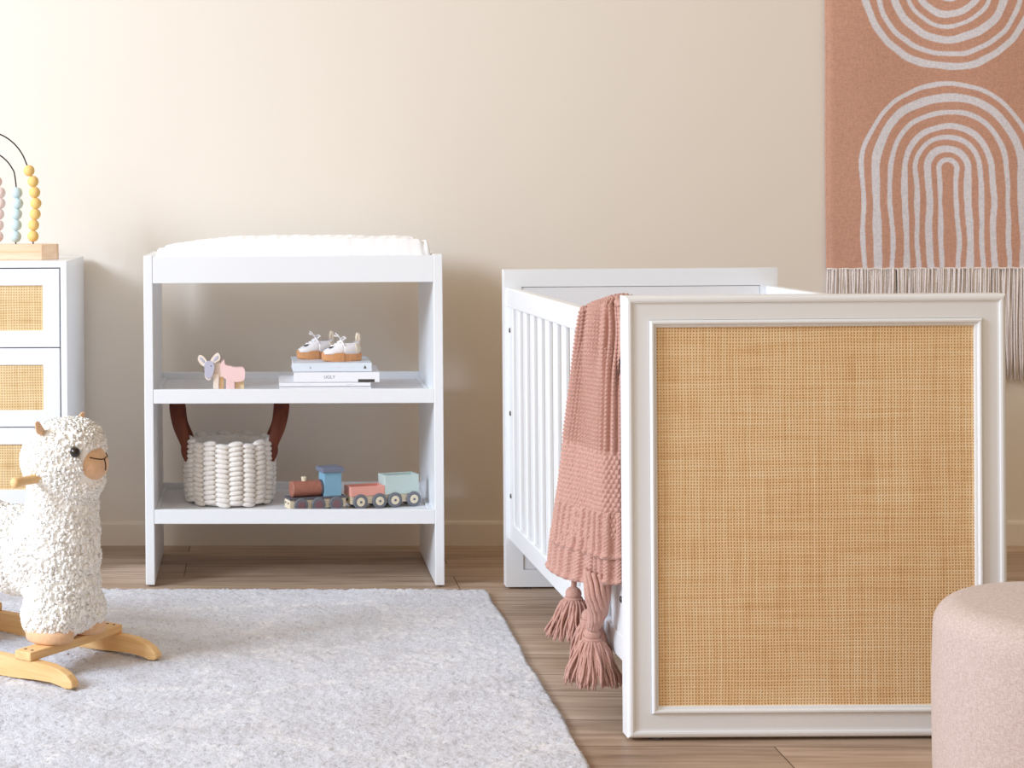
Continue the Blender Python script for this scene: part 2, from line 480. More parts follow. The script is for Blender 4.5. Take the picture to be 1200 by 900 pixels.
for zr, zs, nm in ((.5505, .533, 'upper_shelf'), (.2150, .199, 'lower_shelf')):
    bm = B(); box(bm, x0, x1, .020, TD - .020, zs - .016, zs, 0); sh = link(nm, bm, 'white_in', tbl)
    bm = B(); box(bm, x0, x1, .001, .020, zr - .0395, zr, .0015); link('front_lip', bm, 'white', sh)
    bm = B(); box(bm, x0, x1, TD - .020, TD - .001, zr - .0395, zr + .004, .0015); link('back_lip', bm, 'white', sh)
    for xa, xb in ((x0, x0 + .012), (x1 - .012, x1)):
        bm = B(); box(bm, xa, xb, .020, TD - .020, zs, zs + .006, .001, 1); link('side_cleat', bm, 'white', sh)

# change pad: soft contoured pad in the tray, dips in the middle, quilted
def make_pad():
    ax0, ax1 = TX + TT - .001, TX + TW - TT + .001; ay0, ay1 = TY + .022, TY + TD - .022
    nx, ny = 240, 110
    zb = .8765
    V = np.zeros((nx, ny, 3))
    for i in range(nx):
        u = i / (nx - 1)
        for j in range(ny):
            v = j / (ny - 1)
            x = ax0 + (ax1 - ax0) * u; y = ay0 + (ay1 - ay0) * v
            ex = min(u, 1 - u) * (ax1 - ax0); ey = min(v, 1 - v) * (ay1 - ay0)
            side = max(0, 1 - ey / .13) ; prof = .052 + .045 * side ** .8
            rx = min(1, ex / .022); ry = min(1, ey / .03)
            h = prof * (1 - (1 - rx) ** 2.5 * .75) * (1 - (1 - ry) ** 2.5 * .75)
            if v <= .03 or v >= .97 or u <= .006 or u >= .994: h *= .6 if h > 0 else 0
            end = .006 * math.sin(PI * u) * 1.0
            h *= .70 + .30 * min(1, max(0, (x - ax0) / .24)) ** .7
            q = (math.sin((x + y) * 95) * math.sin((x - y) * 95))
            h += .0013 * q * min(1, ey / .02) + .0035 * noise.noise(Vector((x * 16, y * 16, 1))) + end
            V[i, j] = (x, y, zb + max(.002, h))
    V[0, :, 2] = V[-1, :, 2] = zb + .001; V[:, 0, 2] = V[:, -1, 2] = zb + .001
    # the crease folded in at the right front corner
    for i in range(nx):
        for j in range(ny):
            x, y, z = V[i, j]
            d = (ax1 - x) - (y - ay0) * .55 - .012
            if x > ax1 - .13 and y < ay0 + .13:
                V[i, j, 2] -= .012 * math.exp(-(d / .007) ** 2) * min(1, (z - zb) / .05)
    me = grid_mesh('change_pad', V, nx, ny)
    o = link_me('change_pad', me, 'pad', smooth=True)
    tag(o, 'white quilted change pad lying on top of the white change table', 'changing pad')
make_pad()

# ------------------------------------------------------------------ chest of drawers
DX1, DX0 = -.5445, -1.42; DY0, DY1, DZ1 = 4.87, 5.352, .9075
dr = thing('chest_of_drawers', 'white chest of drawers with woven rattan drawer fronts', 'dresser', ((DX0 + DX1) / 2, DY0, 0))
hw = (DX1 - DX0) / 2; dd = DY1 - DY0; T = .018; ZB = .19
bm = B()
box(bm, -hw, -hw + T, 0, dd, ZB, DZ1, .001, 1); box(bm, hw - T, hw, 0, dd, ZB, DZ1, .001, 1)
box(bm, -hw + T, hw - T, 0, dd, DZ1 - T, DZ1, .001, 1); box(bm, -hw + T, hw - T, 0, dd, ZB, ZB + T, .001, 1)
box(bm, -hw + T, hw - T, dd - .008, dd, ZB + T, DZ1 - T)
link('carcass', bm, 'white', dr)
bm = B(); box(bm, -hw + T + .001, hw - T - .001, .012, .02, ZB + T + .001, DZ1 - T - .001); link('recess_board', bm, 'gap', dr)
for lx_ in (-hw + .06, hw - .06):
    for ly_ in (.06, dd - .06):
        bm = B(); lathe(bm, [(.013, 0), (.021, ZB + .0005)], 20, (lx_, ly_, 0)); link('leg', bm, 'white', dr, True)
zt = DZ1 - T - .003; gapz = .0028; dh = (zt - (ZB + T + .003) - 2 * gapz) / 3
for k in range(3):
    z1 = zt - k * (dh + gapz); z0 = z1 - dh
    bm = B()
    a, b = -hw + T + .003, hw - T - .003
    lp = frame_sweep(bm, a, b, z0, z1, [(0, .011), (0, .0015), (.0015, 0), (.0465, 0), (.0475, .001), (.0475, .006), (.0475, .011)], 1, 0)
    for j in range(4): bm.faces.new((lp[-1][j], lp[-1][(j + 1) % 4], lp[0][(j + 1) % 4], lp[0][j]))
    d = link('drawer', bm, 'white', dr)
    bm = B(); box(bm, a + .047, b - .047, .0045, .0095, z0 + .047, z1 - .047)
    q = link('rattan_inset', bm, 'rattan_d', d); q['label'] = 'honey coloured woven rattan inset'

# ------------------------------------------------------------------ bead rainbow on the chest
AY = 5.03
def make_abacus():
    z0 = DZ1; S = AY / F_PX
    right = at(68.5, 300, AY).x; cxm = at(-22, 210, AY).x
    left = 2 * cxm - right
    o = thing('bead_rainbow', 'wooden rainbow abacus with pastel beads on black arched wires', 'toy', (cxm, AY, z0))
    hwid = (right - left) / 2
    hgt = .0462
    bm = B()
    yb = .036; ch = .028
    outline = [(-hwid, -yb + ch), (-hwid + .045, -yb), (hwid - .045, -yb), (hwid - .004, -yb + ch * .8), (hwid, -yb + ch), (hwid, yb - ch), (hwid - .045, yb), (-hwid + .045, yb), (-hwid, yb - ch)]
    prism(bm, outline, hgt, lambda a, b, t: (a, b, t), .0025)
    base = link('base', bm, 'ply', o)
    bm = B(); box(bm, -hwid + .047, hwid - .047, -yb - .0008, -yb + .002, hgt * .50, hgt * .50 + .0016); link('groove', bm, 'beech', base)
    for R, zc, mat, beads in ((56 * S, None, 'yellow', [(34, 200), (38.8, 212.6), (40.6, 225.4), (42.0, 238.3), (41.2, 251), (39.4, 263.8), (38.8, 276.8)]),
                              (41.5 * S, None, 'blue', [(19.8, 226), (20.8, 238.5), (19.5, 251), (19, 263.8), (18.5, 277.2)]),
                              (22.5 * S, None, 'pink', [(-4, 213), (0, 226), (0, 238.5), (-1.5, 251), (-2, 264), (-2.5, 277.2)])):
        v_c = {'yellow': 208.5, 'blue': 217, 'pink': 222}[mat]
        zc = at(-22, v_c, AY).z - z0
        ctr = []
        for u, v in beads:
            p = at(u, v, AY); ctr.append(p - Vector((cxm, AY, z0)))
        # left leg, arch, then down through the beads on the right
        pts = [(-R * 1.02, 0, hgt - .004), (-R * 1.02, 0, zc * .6)]
        for k in range(0, 17):
            a = PI - k * PI * .90 / 16
            pts.append((R * math.cos(a), 0, zc + R * math.sin(a)))
        pts += [(c.x, 0, c.z) for c in ctr]
        pts.append((ctr[-1].x, 0, hgt - .004))
        bm = B(); tube(bm, spline(pts, 5), .0021, 8); w = link('wire', bm, 'black', o, True); w['label'] = 'thin black arched wire'
        for c in ctr:
            bm = B(); ell(bm, (c.x, 0, c.z), (.0167, .0167, .0167), 24, 16)
            b = link('bead', bm, mat, o, True); b['label'] = {'yellow': 'mustard yellow', 'blue': 'pale blue', 'pink': 'pale pink'}[mat] + ' wooden bead'
make_abacus()

# ------------------------------------------------------------------ alpaca rocker
AT = math.radians(-35)
ALP = Vector((-.566, 4.020, 0))
alp = thing('rocking_alpaca', 'white fleecy alpaca rocker on wooden runners standing on the grey rug', 'toy', ALP, AT)
RUGZ = .0115
def remesh(bm, vox, smooth=6):
    me = bpy.data.meshes.new('tmp'); bm.to_mesh(me); bm.free()
    o = bpy.data.objects.new('tmp', me); COL.objects.link(o)
    r = o.modifiers.new('r', 'REMESH'); r.mode = 'VOXEL'; r.voxel_size = vox
    s = o.modifiers.new('s', 'SMOOTH'); s.factor = .5; s.iterations = smooth
    dg = bpy.context.evaluated_depsgraph_get()
    out = bpy.data.meshes.new_from_object(o.evaluated_get(dg))
    bpy.data.objects.remove(o); bpy.data.meshes.remove(me)
    return out
def make_alpaca():
    HA = math.radians(9)                       # head turned a little to the viewer
    hc = Vector((.145, -.004, .488))
    Hm = Matrix.Translation(hc) @ Matrix.Rotation(HA, 4, 'Z')
    bm = B()
    # chest and neck column
    for a, z, r, rl in ((.134, .15, .076, .086), (.134, .20, .078, .090), (.134, .26, .080, .091), (.134, .32, .080, .088), (.136, .38, .079, .084), (.138, .43, .078, .080)):
        ell(bm, (a, 0, z), (r, rl, .07), 24, 14)
    # front legs
    for s in (-1, 1): ell(bm, (.138, s * .053, .135), (.066, .049, .057), 20, 12)
    # trunk going back, rear legs
    for a, z, r in ((.08, .262, .100), (.0, .262, .102), (-.1, .262, .104), (-.2, .262, .102), (-.27, .258, .085)):
        ell(bm, (a, 0, z), (.09, r, r * .97), 24, 14)
    for s in (-1, 1):
        ell(bm, (-.23, s * .055, .17), (.062, .050, .085), 20, 12); ell(bm, (-.23, s * .055, .125), (.058, .046, .045), 20, 12)
    ell(bm, (-.335, 0, .30), (.035, .03, .03), 14, 10)           # tail
    # head
    ell(bm, Hm @ Vector((0, 0, .0)), (.096, .096, .088), 28, 18)
    ell(bm, Hm @ Vector((.018, 0, .035)), (.075, .084, .058), 24, 14)
    ell(bm, Hm @ Vector((.02, 0, -.045)), (.074, .078, .05), 24, 14)
    body = remesh(bm, .011, 5)
    bv = [v.co.copy() for v in body.vertices]; bn = [v.normal.copy() for v in body.vertices]
    mz = Hm @ Vector((.098, 0, .008))
    # fleece: curled tufts grown over the whole body
    tris = []
    body.calc_loop_triangles()
    areas = np.array([t.area for t in body.loop_triangles]); cum = np.cumsum(areas)
    verts = [tuple(v) for v in bv]; faces = [tuple(p.vertices) for p in body.polygons]
    NT = 17000
    picks = np.searchsorted(cum, RNG.random(NT) * cum[-1])
    lt = body.loop_triangles
    for k in picks:
        t = lt[int(min(k, len(lt) - 1))]
        w = RNG.random(2); s1 = math.sqrt(w[0])
        a, b, c = (bv[i] for i in t.vertices)
        p = a * (1 - s1) + b * (s1 * (1 - w[1])) + c * (s1 * w[1])
        n = (bn[t.vertices[0]] + bn[t.vertices[1]] + bn[t.vertices[2]]).normalized()
        if p.z < (.096 if (p.x > .05 or p.x < -.15) else .05): continue
        q = Hm.inverted() @ p
        if q.x > .05 and abs(q.y) < .050 and -.046 < q.z < .030 and q.length > .07: continue   # muzzle
        # tuft: tapered curl
        side = n.orthogonal().normalized(); side = Matrix.Rotation(RNG.random() * 2 * PI, 3, n) @ side
        down = Vector((0, 0, -1)); dirn = (n * .9 + side * .55 + down * .30).normalized()
        curl = (side * .8 + down * .7 - n * .5).normalized()
        L = .0070 + .0050 * RNG.random(); r0 = .0030 + .0016 * RNG.random()
        if q.length < .14: L *= .8; r0 *= .85
        pts = [p - n * .003, p + dirn * L * .45, p + dirn * L * .8 + curl * L * .22, p + dirn * L * .75 + curl * L * .62]
        rr = [r0 * .8, r0 * 1.1, r0 * .95, r0 * .35]
        base = len(verts); sg = 6
        ref = side
        for i, pt in enumerate(pts):
            tt = (pts[min(i + 1, 3)] - pts[max(i - 1, 0)]).normalized()
            rf = (ref - tt * ref.dot(tt)); rf = rf.normalized() if rf.length > 1e-5 else tt.orthogonal().normalized()
            bn2 = tt.cross(rf)
            for j in range(sg):
                an = 2 * PI * j / sg
                verts.append(tuple(pt + (rf * math.cos(an) + bn2 * math.sin(an)) * rr[i]))
        for i in range(3):
            for j in range(sg):
                faces.append((base + i * sg + j, base + i * sg + (j + 1) % sg, base + (i + 1) * sg + (j + 1) % sg, base + (i + 1) * sg + j))
        faces.append(tuple(base + 3 * sg + j for j in range(sg)))
    me = bpy.data.meshes.new('fleece_body'); me.from_pydata(verts, [], faces); me.update()
    bpy.data.meshes.remove(body)
    link_me('fleece_body', me, 'fleece', alp, True)
    # muzzle
    bm = B()
    for c, r in (((.064, 0, -.006), (.042, .054, .046)), ((.083, 0, -.010), (.028, .044, .036)), ((.060, 0, -.022), (.036, .046, .034))):
        ell(bm, Hm @ Vector(c), r, 24, 16, Matrix.Rotation(HA, 4, 'Z'))
    mm = remesh(bm, .006, 6)
    mo = link_me('muzzle', mm, 'suede', alp, True); mo['label'] = 'tan suede muzzle'
    # stitched mouth and nose line, following the muzzle surface
    def surf(q):                                  # push a head-space point onto the muzzle
        best = max(mm.vertices, key=lambda v: -((Hm.inverted() @ v.co) - q).length)
        return best.co + best.normal * .0012
    for path in ([(.098, -.040, .016), (.107, -.022, .010), (.113, -.006, .008), (.113, .006, .008), (.107, .022, .010), (.098, .04, .016)],
                 [(.113, 0, .008), (.113, 0, -.008), (.110, 0, -.022)]):
        pts = [surf(Vector(p)) for p in path]
        bm = B(); tube(bm, spline(pts, 5), .0012, 6); link('stitching', bm, 'stitch', mo, True)
    for s in (-1, 1):
        bm = B(); p = Hm @ Vector((.072, -.066, .026) if s < 0 else (.066, .060, .026)); ell(bm, p, (.0115, .0115, .0115), 20, 14); e = link('eye', bm, 'eye', alp, True); e['label'] = 'glossy dark round eye'
        # ears
        bm = B()
        root = Vector((-.012, s * .070, .066)); tip = Vector((-.006, s * .104, .092))
        pts = [root, root.lerp(tip, .4) + Vector((.0, s * .004, .0)), root.lerp(tip, .75), tip]
        rads = [.008, .0125, .010, .003]
        tube(bm, [Hm @ p for p in spline(pts, 4)], list(np.interp(np.linspace(0, 3, 13), range(4), rads)), 12)
        # flatten the ear front to back
        c0 = Hm @ root.lerp(tip, .5); fx = (Hm.to_3x3() @ Vector((1, 0, 0)))
        for v in bm.verts:
            d = (v.co - c0).dot(fx); v.co -= fx * d * .55
        link('ear', bm, 'suede', alp, True)
        # front and rear feet
        for fa in (.140, -.23):
            bm = B(); c = (fa + .004, s * .056)
            prof = [(.001, .0785), (.040, .0785), (.0465, .081), (.049, .086), (.0495, .100), (.046, .108), (.03, .112), (.001, .113)]
            lathe(bm, prof, 32, (0, 0, 0))
            for v in bm.verts: v.co = Vector((c[0] + v.co.x * 1.22, c[1] + v.co.y * .96, v.co.z))
            f = link('foot', bm, 'suede', alp, True); f['label'] = 'tan suede foot'
    # handle dowel through the head
    bm = B(); hp = Vector((.142, 0, .452))
    prof = [(.0, -.172), (.008, -.1715), (.0115, -.168), (.0125, -.163), (.0125, -.150), (.0105, -.146), (.0105, .096), (.0125, .100), (.0125, .113), (.0115, .118), (.008, .1215), (.0, .122)]
    lathe(bm, prof, 20, hp, 'Y'); link('handle', bm, 'beech_y', alp, True)
    # two crossbars on two runners
    for a in (.158, -.23):
        bm = B(); box(bm, a - .024, a + .024, -.162, .158, .0585, .0788, .003, 2)
        cb = link('crossbar', bm, 'beech_y', alp)
        for s in (-1, 1):
            for d in (-.009, .011):
                bm = B(); lathe(bm, [(.0035, .0780), (.0035, .0795), (.0, .0796)], 10, (a + d, s * .142, 0)); link('screw', bm, 'stitch', cb)
    top = [(-.36, .052), (-.30, .056), (-.2, .059), (-.05, .0600), (.1, .0595), (.19, .0590), (.235, .0575), (.262, .0530), (.284, .0440), (.297, .0320), (.300, .0240)]
    bot = [(.2975, .0175), (.290, .0145), (.280, .0150), (.262, .0190), (.235, .0222), (.19, .0205), (.13, .0155), (.05, .0125), (-.05, .0115), (-.14, .0120), (-.2, .0150), (-.28, .0205), (-.36, .0150)]
    for s in (-1, 1):
        bm = B(); prism(bm, top + bot, .024, lambda a, b, t, s=s: (a, s * .146 - .012 + t, b), .0035)
        link('runner', bm, 'beech', alp, False)
make_alpaca()

# ------------------------------------------------------------------ ottoman
bm = B(); R = .228; H = .392; e = .052
prof = [(.02, .004), (R - .02, .004), (R - .006, .010), (R, .024), (R + .002, .12), (R + .003, .24)]
prof += [(R - e + e * math.cos(a), H - e + e * math.sin(a) * .96) for a in np.linspace(0, PI / 2, 12)]
prof += [(R * .6, H + .004), (R * .3, H + .006), (.01, H + .007)]
lathe(bm, prof, 96, (0, 0, 0))
ot = thing('ottoman', 'round blush pink fabric ottoman standing before the crib', 'ottoman', (1.365, 2.92, 0))
link('upholstered_body', bm, 'ottoman', ot, True)
bm = B(); lathe(bm, [(R - .03, 0), (R - .03, .006)], 64); link('base_plate', bm, 'gap', ot)

# ------------------------------------------------------------------ rainbow wall hanging
def make_tapestry():
    x0, x1, z0, z1 = 1.7435, 2.47, .851, 1.98
    st = .0023; nx = int((x1 - x0) / st); nz = int((z1 - z0) / st)
    YT = WALL_Y - .016
    X, Z = np.meshgrid(np.linspace(x0, x1, nx), np.linspace(z0, z1, nz), indexing='ij')
    th = at(1110.5, 197.9, YT); S = (at(1160, 198, YT).x - at(1060, 198, YT).x) / 100
    th2 = at(1111.5, -20, YT)
    # hand-drawn wander
    def wav(f, p): return np.sin(X * f + p) * np.cos(Z * f * .8 + p * 1.7)
    dx = S * (1.3 * wav(31, 1) + .45 * wav(67, 2)); dz = S * (1.3 * wav(29, 4) + .4 * wav(71, 5))
    low = (1 - np.clip((Z - z0) / .31, 0, 1)) * 2.0 * S
    Xc, Zc = X + dx, Z + dz
    r1 = np.where(Zc > th.z, np.hypot(Xc - th.x, Zc - th.z), np.abs(Xc - th.x - low)) / S
    r2 = np.where(Zc < th2.z, np.hypot(Xc - th2.x, Zc - th2.z), np.abs(Xc - th2.x)) / S
    k = 1 / 3.464
    b1 = [(360 * k, 341 * k), (312 * k, 279 * k), (247 * k, 227 * k), (190 * k, 165 * k), (141 * k, 120 * k), (95 * k, 66 * k), (44 * k, 24 * k)]
    b2 = [(104, 95.6), (88, 82.3), (72, 63), (54, 49), (41, 33), (22, 17)]
    mask = np.zeros_like(X); soft = .5
    up_ = Z > at(1110, 88, YT).z
    for (r, bands, sel) in ((r1, b1, ~up_), (r2, b2, up_)):
        for o_, i_ in bands:
            mm = np.clip((o_ - r) / soft + .5, 0, 1) * np.clip((r - i_) / soft + .5, 0, 1)
            mask = np.maximum(mask, mm * sel)
    ca = np.array(lin((213, 166, 146))[:3]); cb = np.array(lin((234, 234, 244))[:3])
    C = ca + (cb - ca) * mask[..., None]
    Yd = YT - .004 - .003 * np.sin(X * 17 + 1 + .6 * np.sin(Z * 5)) - .002 * np.sin(Z * 9)
    Yd -= .004 * np.exp(-((X - x0) / .012) ** 2) * -1
    V = np.stack([X, Yd, Z], -1).reshape(-1, 3)
    # hem drifts slightly
    me = grid_mesh('wall_hanging', V, nx, nz)
    at_ = me.color_attributes.new('Col', 'FLOAT_COLOR', 'POINT')
    at_.data.foreach_set('color', np.concatenate([C.reshape(-1, 3), np.ones((nx * nz, 1))], 1).astype(np.float32).ravel())
    o = link_me('wall_hanging', me, 'tapestry', None, True)
    s = o.modifiers.new('thickness', 'SOLIDIFY'); s.thickness = .004; s.offset = -1
    tag(o, 'terracotta woven wall hanging with pale rainbow arches and long fringe', 'wall hanging')
    # fringe
    bm = B(); n = 172
    for i in range(n):
        x = x0 + (x1 - x0) * (i + .5) / n + random.uniform(-.0012, .0012)
        L = .340 + random.uniform(-.018, .014); r = .0022 + random.uniform(-.0003, .0006)
        for q in range(2):
            pts = []; sx = random.uniform(-.006, .006); ph = random.uniform(0, 6)
            y = YT - .006 - random.uniform(0, .007)
            for kx in range(8):
                t = kx / 7
                pts.append((x + q * .0022 + sx * t + .0012 * math.sin(ph + t * 9), y - .003 * math.sin(t * 3 + ph), z0 + .003 - L * t))
            tube(bm, pts, [r, r * 1.1, r, r, r, r, r * .9, r * .5], 5)
    f = link('fringe', bm, 'fringe', o, True); f['kind'] = 'stuff'; f['label'] = 'long pale grey yarn fringe'
    bm = B(); pts = [(x0 - .002 + (x1 - x0 + .004) * t / 60, YT - .011 + .0006 * math.sin(t * 2.1), z0 + .001 + .0012 * math.sin(t * 1.7)) for t in range(61)]
    tube(bm, pts, .0034, 6); link('hem', bm, 'fringe', o, True)
make_tapestry()

# ------------------------------------------------------------------ knitted throw
def make_throw():
    M_c = Matrix.Translation((.7231, 3.4267, 0)) @ Matrix.Rotation(CROT, 4, 'Z')
    th = thing('throw_blanket', 'dusty pink chunky knitted throw with tassels hanging over the crib side', 'blanket', M_c @ Vector((0, .2, 0)), CROT)
    off = Vector((0, .2, 0))
    def section(z, push, yl, fold_ph, near_y):
        """outline of the drape seen from above at height z: near edge -> bulge -> far edge"""
        k = max(0, min(1, (.86 - z) / .6))
        b = (.030 + .056 * k ** .85) * push
        far = near_y + yl
        P = [(.004, near_y), (-b * .30, near_y + .010), (-b * .54, near_y + .040), (-b * .75, near_y + .085), (-b * .92, near_y + .145), (-b, near_y + .56 * yl + .04), (-b * .86, near_y + .86 * yl), (-b * .30, far)]
        return P
    def sheet(name, zh0, zh1, push, yl0, yl1, near_y, seedp, ribs, t0=0., t1=1., over=True):
        """zh0/zh1 hem height at near/far edge"""
        NU, NS = 330, 620
        V = np.zeros((NU, NS, 3))
        tt = np.linspace(t0, t1, NU)
        # path over the rail: inside drop, over the top, then outside down to the hem
        for i, t in enumerate(tt):
            zh = zh0 + (zh1 - zh0) * t
            puff = -.002 + .042 * max(0, 1 - t ** 2.4) ** .75
            ztop = .836 + puff
            # centre line pieces
            inner = [(.058, .60), (.060, .70), (.056, .80), (.046, ztop - .006)] if over else []
            crown = [(.020, ztop), (.002, ztop - .004)] if over else []
            if not over: ztop = .79
            L_in = .25 if over else 0
            zs = np.linspace(ztop - .016, zh, 26)
            path = []
            for (x, z) in inner + crown:
                yl = yl0 * .92
                y = near_y + .012 + (yl - .012) * t
                path.append((x, y, z))
            for z in zs:
                kz = min(1, max(0, ((ztop - z) / (ztop - .30)) if over else (.86 - z) / .56))
                yl = yl0 + (yl1 - yl0) * kz ** .8
                P = section(z, push if over else push * (.80 + .20 * min(1, max(0, (.74 - z) / .36))), yl, 0, near_y)
                s = t * (len(P) - 1); a = int(min(s, len(P) - 2)); fr = s - a
                q0, q1, q2, q3 = (P[max(0, min(len(P) - 1, a + d))] for d in (-1, 0, 1, 2))
                f = lambda c: .5 * (2 * q1[c] + (q2[c] - q0[c]) * fr + (2 * q0[c] - 5 * q1[c] + 4 * q2[c] - q3[c]) * fr ** 2 + (3 * q1[c] - q0[c] - 3 * q2[c] + q3[c]) * fr ** 3)
                x, y = f(0), f(1)
                amp = .010 * kz ** .6 + .006
                x += -amp * .6 * math.sin(t * 9.5 + seedp + .6 * math.sin(z * 6)) * math.sin(PI * min(1, max(0, t))) ** .5
                # gathers fanning from the top near corner
                g = math.exp(-((z - .80) / .07) ** 2)
                x += .010 * g * math.sin(t * 21 + seedp) * (1 - t)
                path.append((x, y, z))
            path = np.array(path)
            # resample by arc length from the hem up so knit rows stay even
            d = np.r_[0, np.cumsum(np.linalg.norm(np.diff(path, axis=0), axis=1))]
            ss = np.linspace(0, d[-1], NS)
            for c in range(3): V[i, :, c] = np.interp(ss, d, path[:, c])
        # smooth along s
        for _ in range(6): V[:, 1:-1] = .5 * V[:, 1:-1] + .25 * (V[:, :-2] + V[:, 2:])
        # arc lengths
        dw = np.r_[np.zeros((1, NS)), np.cumsum(np.linalg.norm(np.diff(V, axis=0), axis=2), axis=0)]
        dl = np.c_[np.zeros((NU, 1)), np.cumsum(np.linalg.norm(np.diff(V, axis=1), axis=2), axis=1)]
        dh = dl[:, -1:] - dl                                   # distance up from the hem
        Nrm = np.cross(np.gradient(V, axis=0), np.gradient(V, axis=1)); Nrm /= np.linalg.norm(Nrm, axis=2, keepdims=True) + 1e-9
        Nrm *= -np.sign((Nrm[NU // 2, NS - 40, 0])) if Nrm[NU // 2, NS - 40, 0] != 0 else 1
        w = dw / dw[-1:, :] * (.36 * (t1 - t0))
        sst = np.sin
        rp = .0165
        # zones: rib hem, garter middle, rib top
        def rib():
            col = sst(2 * PI * w / rp); row = sst(2 * PI * dh / .0085 + np.sign(col) * 1.2)
            return 0.0052 * np.abs(col) ** .7 * np.sign(col) + .0017 * row * (.4 + .6 * np.clip(col, 0, 1))
        def garter():
            row = dh / .0095; odd = np.floor(row) % 2
            return .0042 * np.abs(sst(PI * row)) ** .6 * (.55 + .45 * sst(2 * PI * w / .0105 + odd * PI + dh * 12)) + .0012 * sst(2 * PI * w / .033)
        def hemrib():
            col = sst(2 * PI * w / .026)
            return .0050 * np.tanh(col * 2.2) + .0012 * sst(2 * PI * dh / .0075) * sst(2 * PI * w / .009)
        zmid = V[..., 2]
        a1 = np.clip((dh - .088) / .006, 0, 1); a2 = np.clip((zmid - .555) / .012, 0, 1)
        D = hemrib() * (1 - a1) + a1 * (garter() * (1 - a2) + rib() * a2)
        edge = np.clip(dh / .006, 0, 1); D = D * (.3 + .7 * edge) + .004 * np.exp(-((dh - .006) / .005) ** 2)
        D += RNG.normal(0, .0002, D.shape)
        V = V + Nrm * D[..., None]
        return V - np.array(off), NU, NS
    verts = []; faces = []
    def addgrid(V, nu, ns):
        base = len(verts); verts.extend(V.reshape(-1, 3).tolist())
        i = np.arange(nu - 1)[:, None]; j = np.arange(ns - 1)[None, :]
        a = (base + i * ns + j).ravel(); faces.extend(np.stack([a, a + ns, a + ns + 1, a + 1], 1).tolist())
    addgrid(*sheet('a', .350, .335, 1.0, .215, .315, .052, .3, 0))
    addgrid(*sheet('b', .300, .275, .84, .18, .32, .054, .3, 0, over=False))
    addgrid(*sheet('c', .30, .262, .96, .185, .385, .056, .9, 0, .36, 1.0, over=False))
    me = bpy.data.meshes.new('knit_cloth'); me.from_pydata(verts, [], faces); me.update()
    cl = link_me('knit_cloth', me, 'knit', th, True)
    s = cl.modifiers.new('thickness', 'SOLIDIFY'); s.thickness = .006; s.offset = -1
    # twisted corner that carries the second tassel
    bm = B()
    def strand_bundle(bm, path, width, n, r):
        for k in range(n):
            a = 2 * PI * k / n; pts = []
            for i, p in enumerate(path):
                t = i / (len(path) - 1); w = np.interp(t, [0, .3, .7, 1], width)
                an = a + t * 1.6
                pts.append(Vector(p) + Vector((math.cos(an) * w, math.sin(an) * w * 1.25, .002 * math.sin(t * 30 + k))))
            tube(bm, pts, r, 6)
    pth = spline([(-.030, .115, .315), (-.034, .110, .265), (-.030, .125, .225), (-.036, .148, .187)], 6)
    strand_bundle(bm, [p - off for p in pth], [.026, .022, .014, .008], 14, .0052)
    link('twisted_corner', bm, 'knit', th, True)
    def tassel(c, L, w, lean, seed):
        r = random.Random(seed); bm = B(); c = Vector(c) - off
        ell(bm, c + Vector((0, 0, -.006)), (.017, .018, .015), 18, 12)
        tube(bm, [c + Vector((0, 0, .001)), c + Vector((.002, 0, .03))], .006, 8)
        for k in range(20):                              # the wound neck
            a = 2 * PI * k / 20
        for rr, zz in ((.0165, -.016), (.0172, -.021)):
            tube(bm, [c + Vector((rr * math.cos(a), rr * math.sin(a), zz)) for a in np.linspace(0, 2 * PI, 17)[:-1]], .0035, 6, closed=True)
        for k in range(210):
            a = r.uniform(0, 2 * PI); q = math.sqrt(r.uniform(.25, 1)); l = L * r.uniform(.88, 1.03)
            ph = r.uniform(0, 6); pts = []
            for i in range(9):
                t = i / 8; sp = .012 + (w - .012) * (t ** .62)
                sp *= q
                pts.append(c + Vector((sp * math.cos(a) + lean[0] * t * t + .002 * math.sin(ph + t * 7), sp * math.sin(a) * 1.0 + lean[1] * t * t + .002 * math.cos(ph + t * 8), -.014 - (l - .014) * t)))
            tube(bm, pts, [.0023] * 8 + [.0015], 5)
        return link('tassel', bm, 'knit', th, True)
    tassel((-.052, .25, .243), .098, .056, (-.004, 0), 1)
    tassel((-.036, .150, .182), .108, .060, (.002, 0), 2)
    tassel((-.034, .180, .212), .112, .048, (.004, .01), 3)
make_throw()

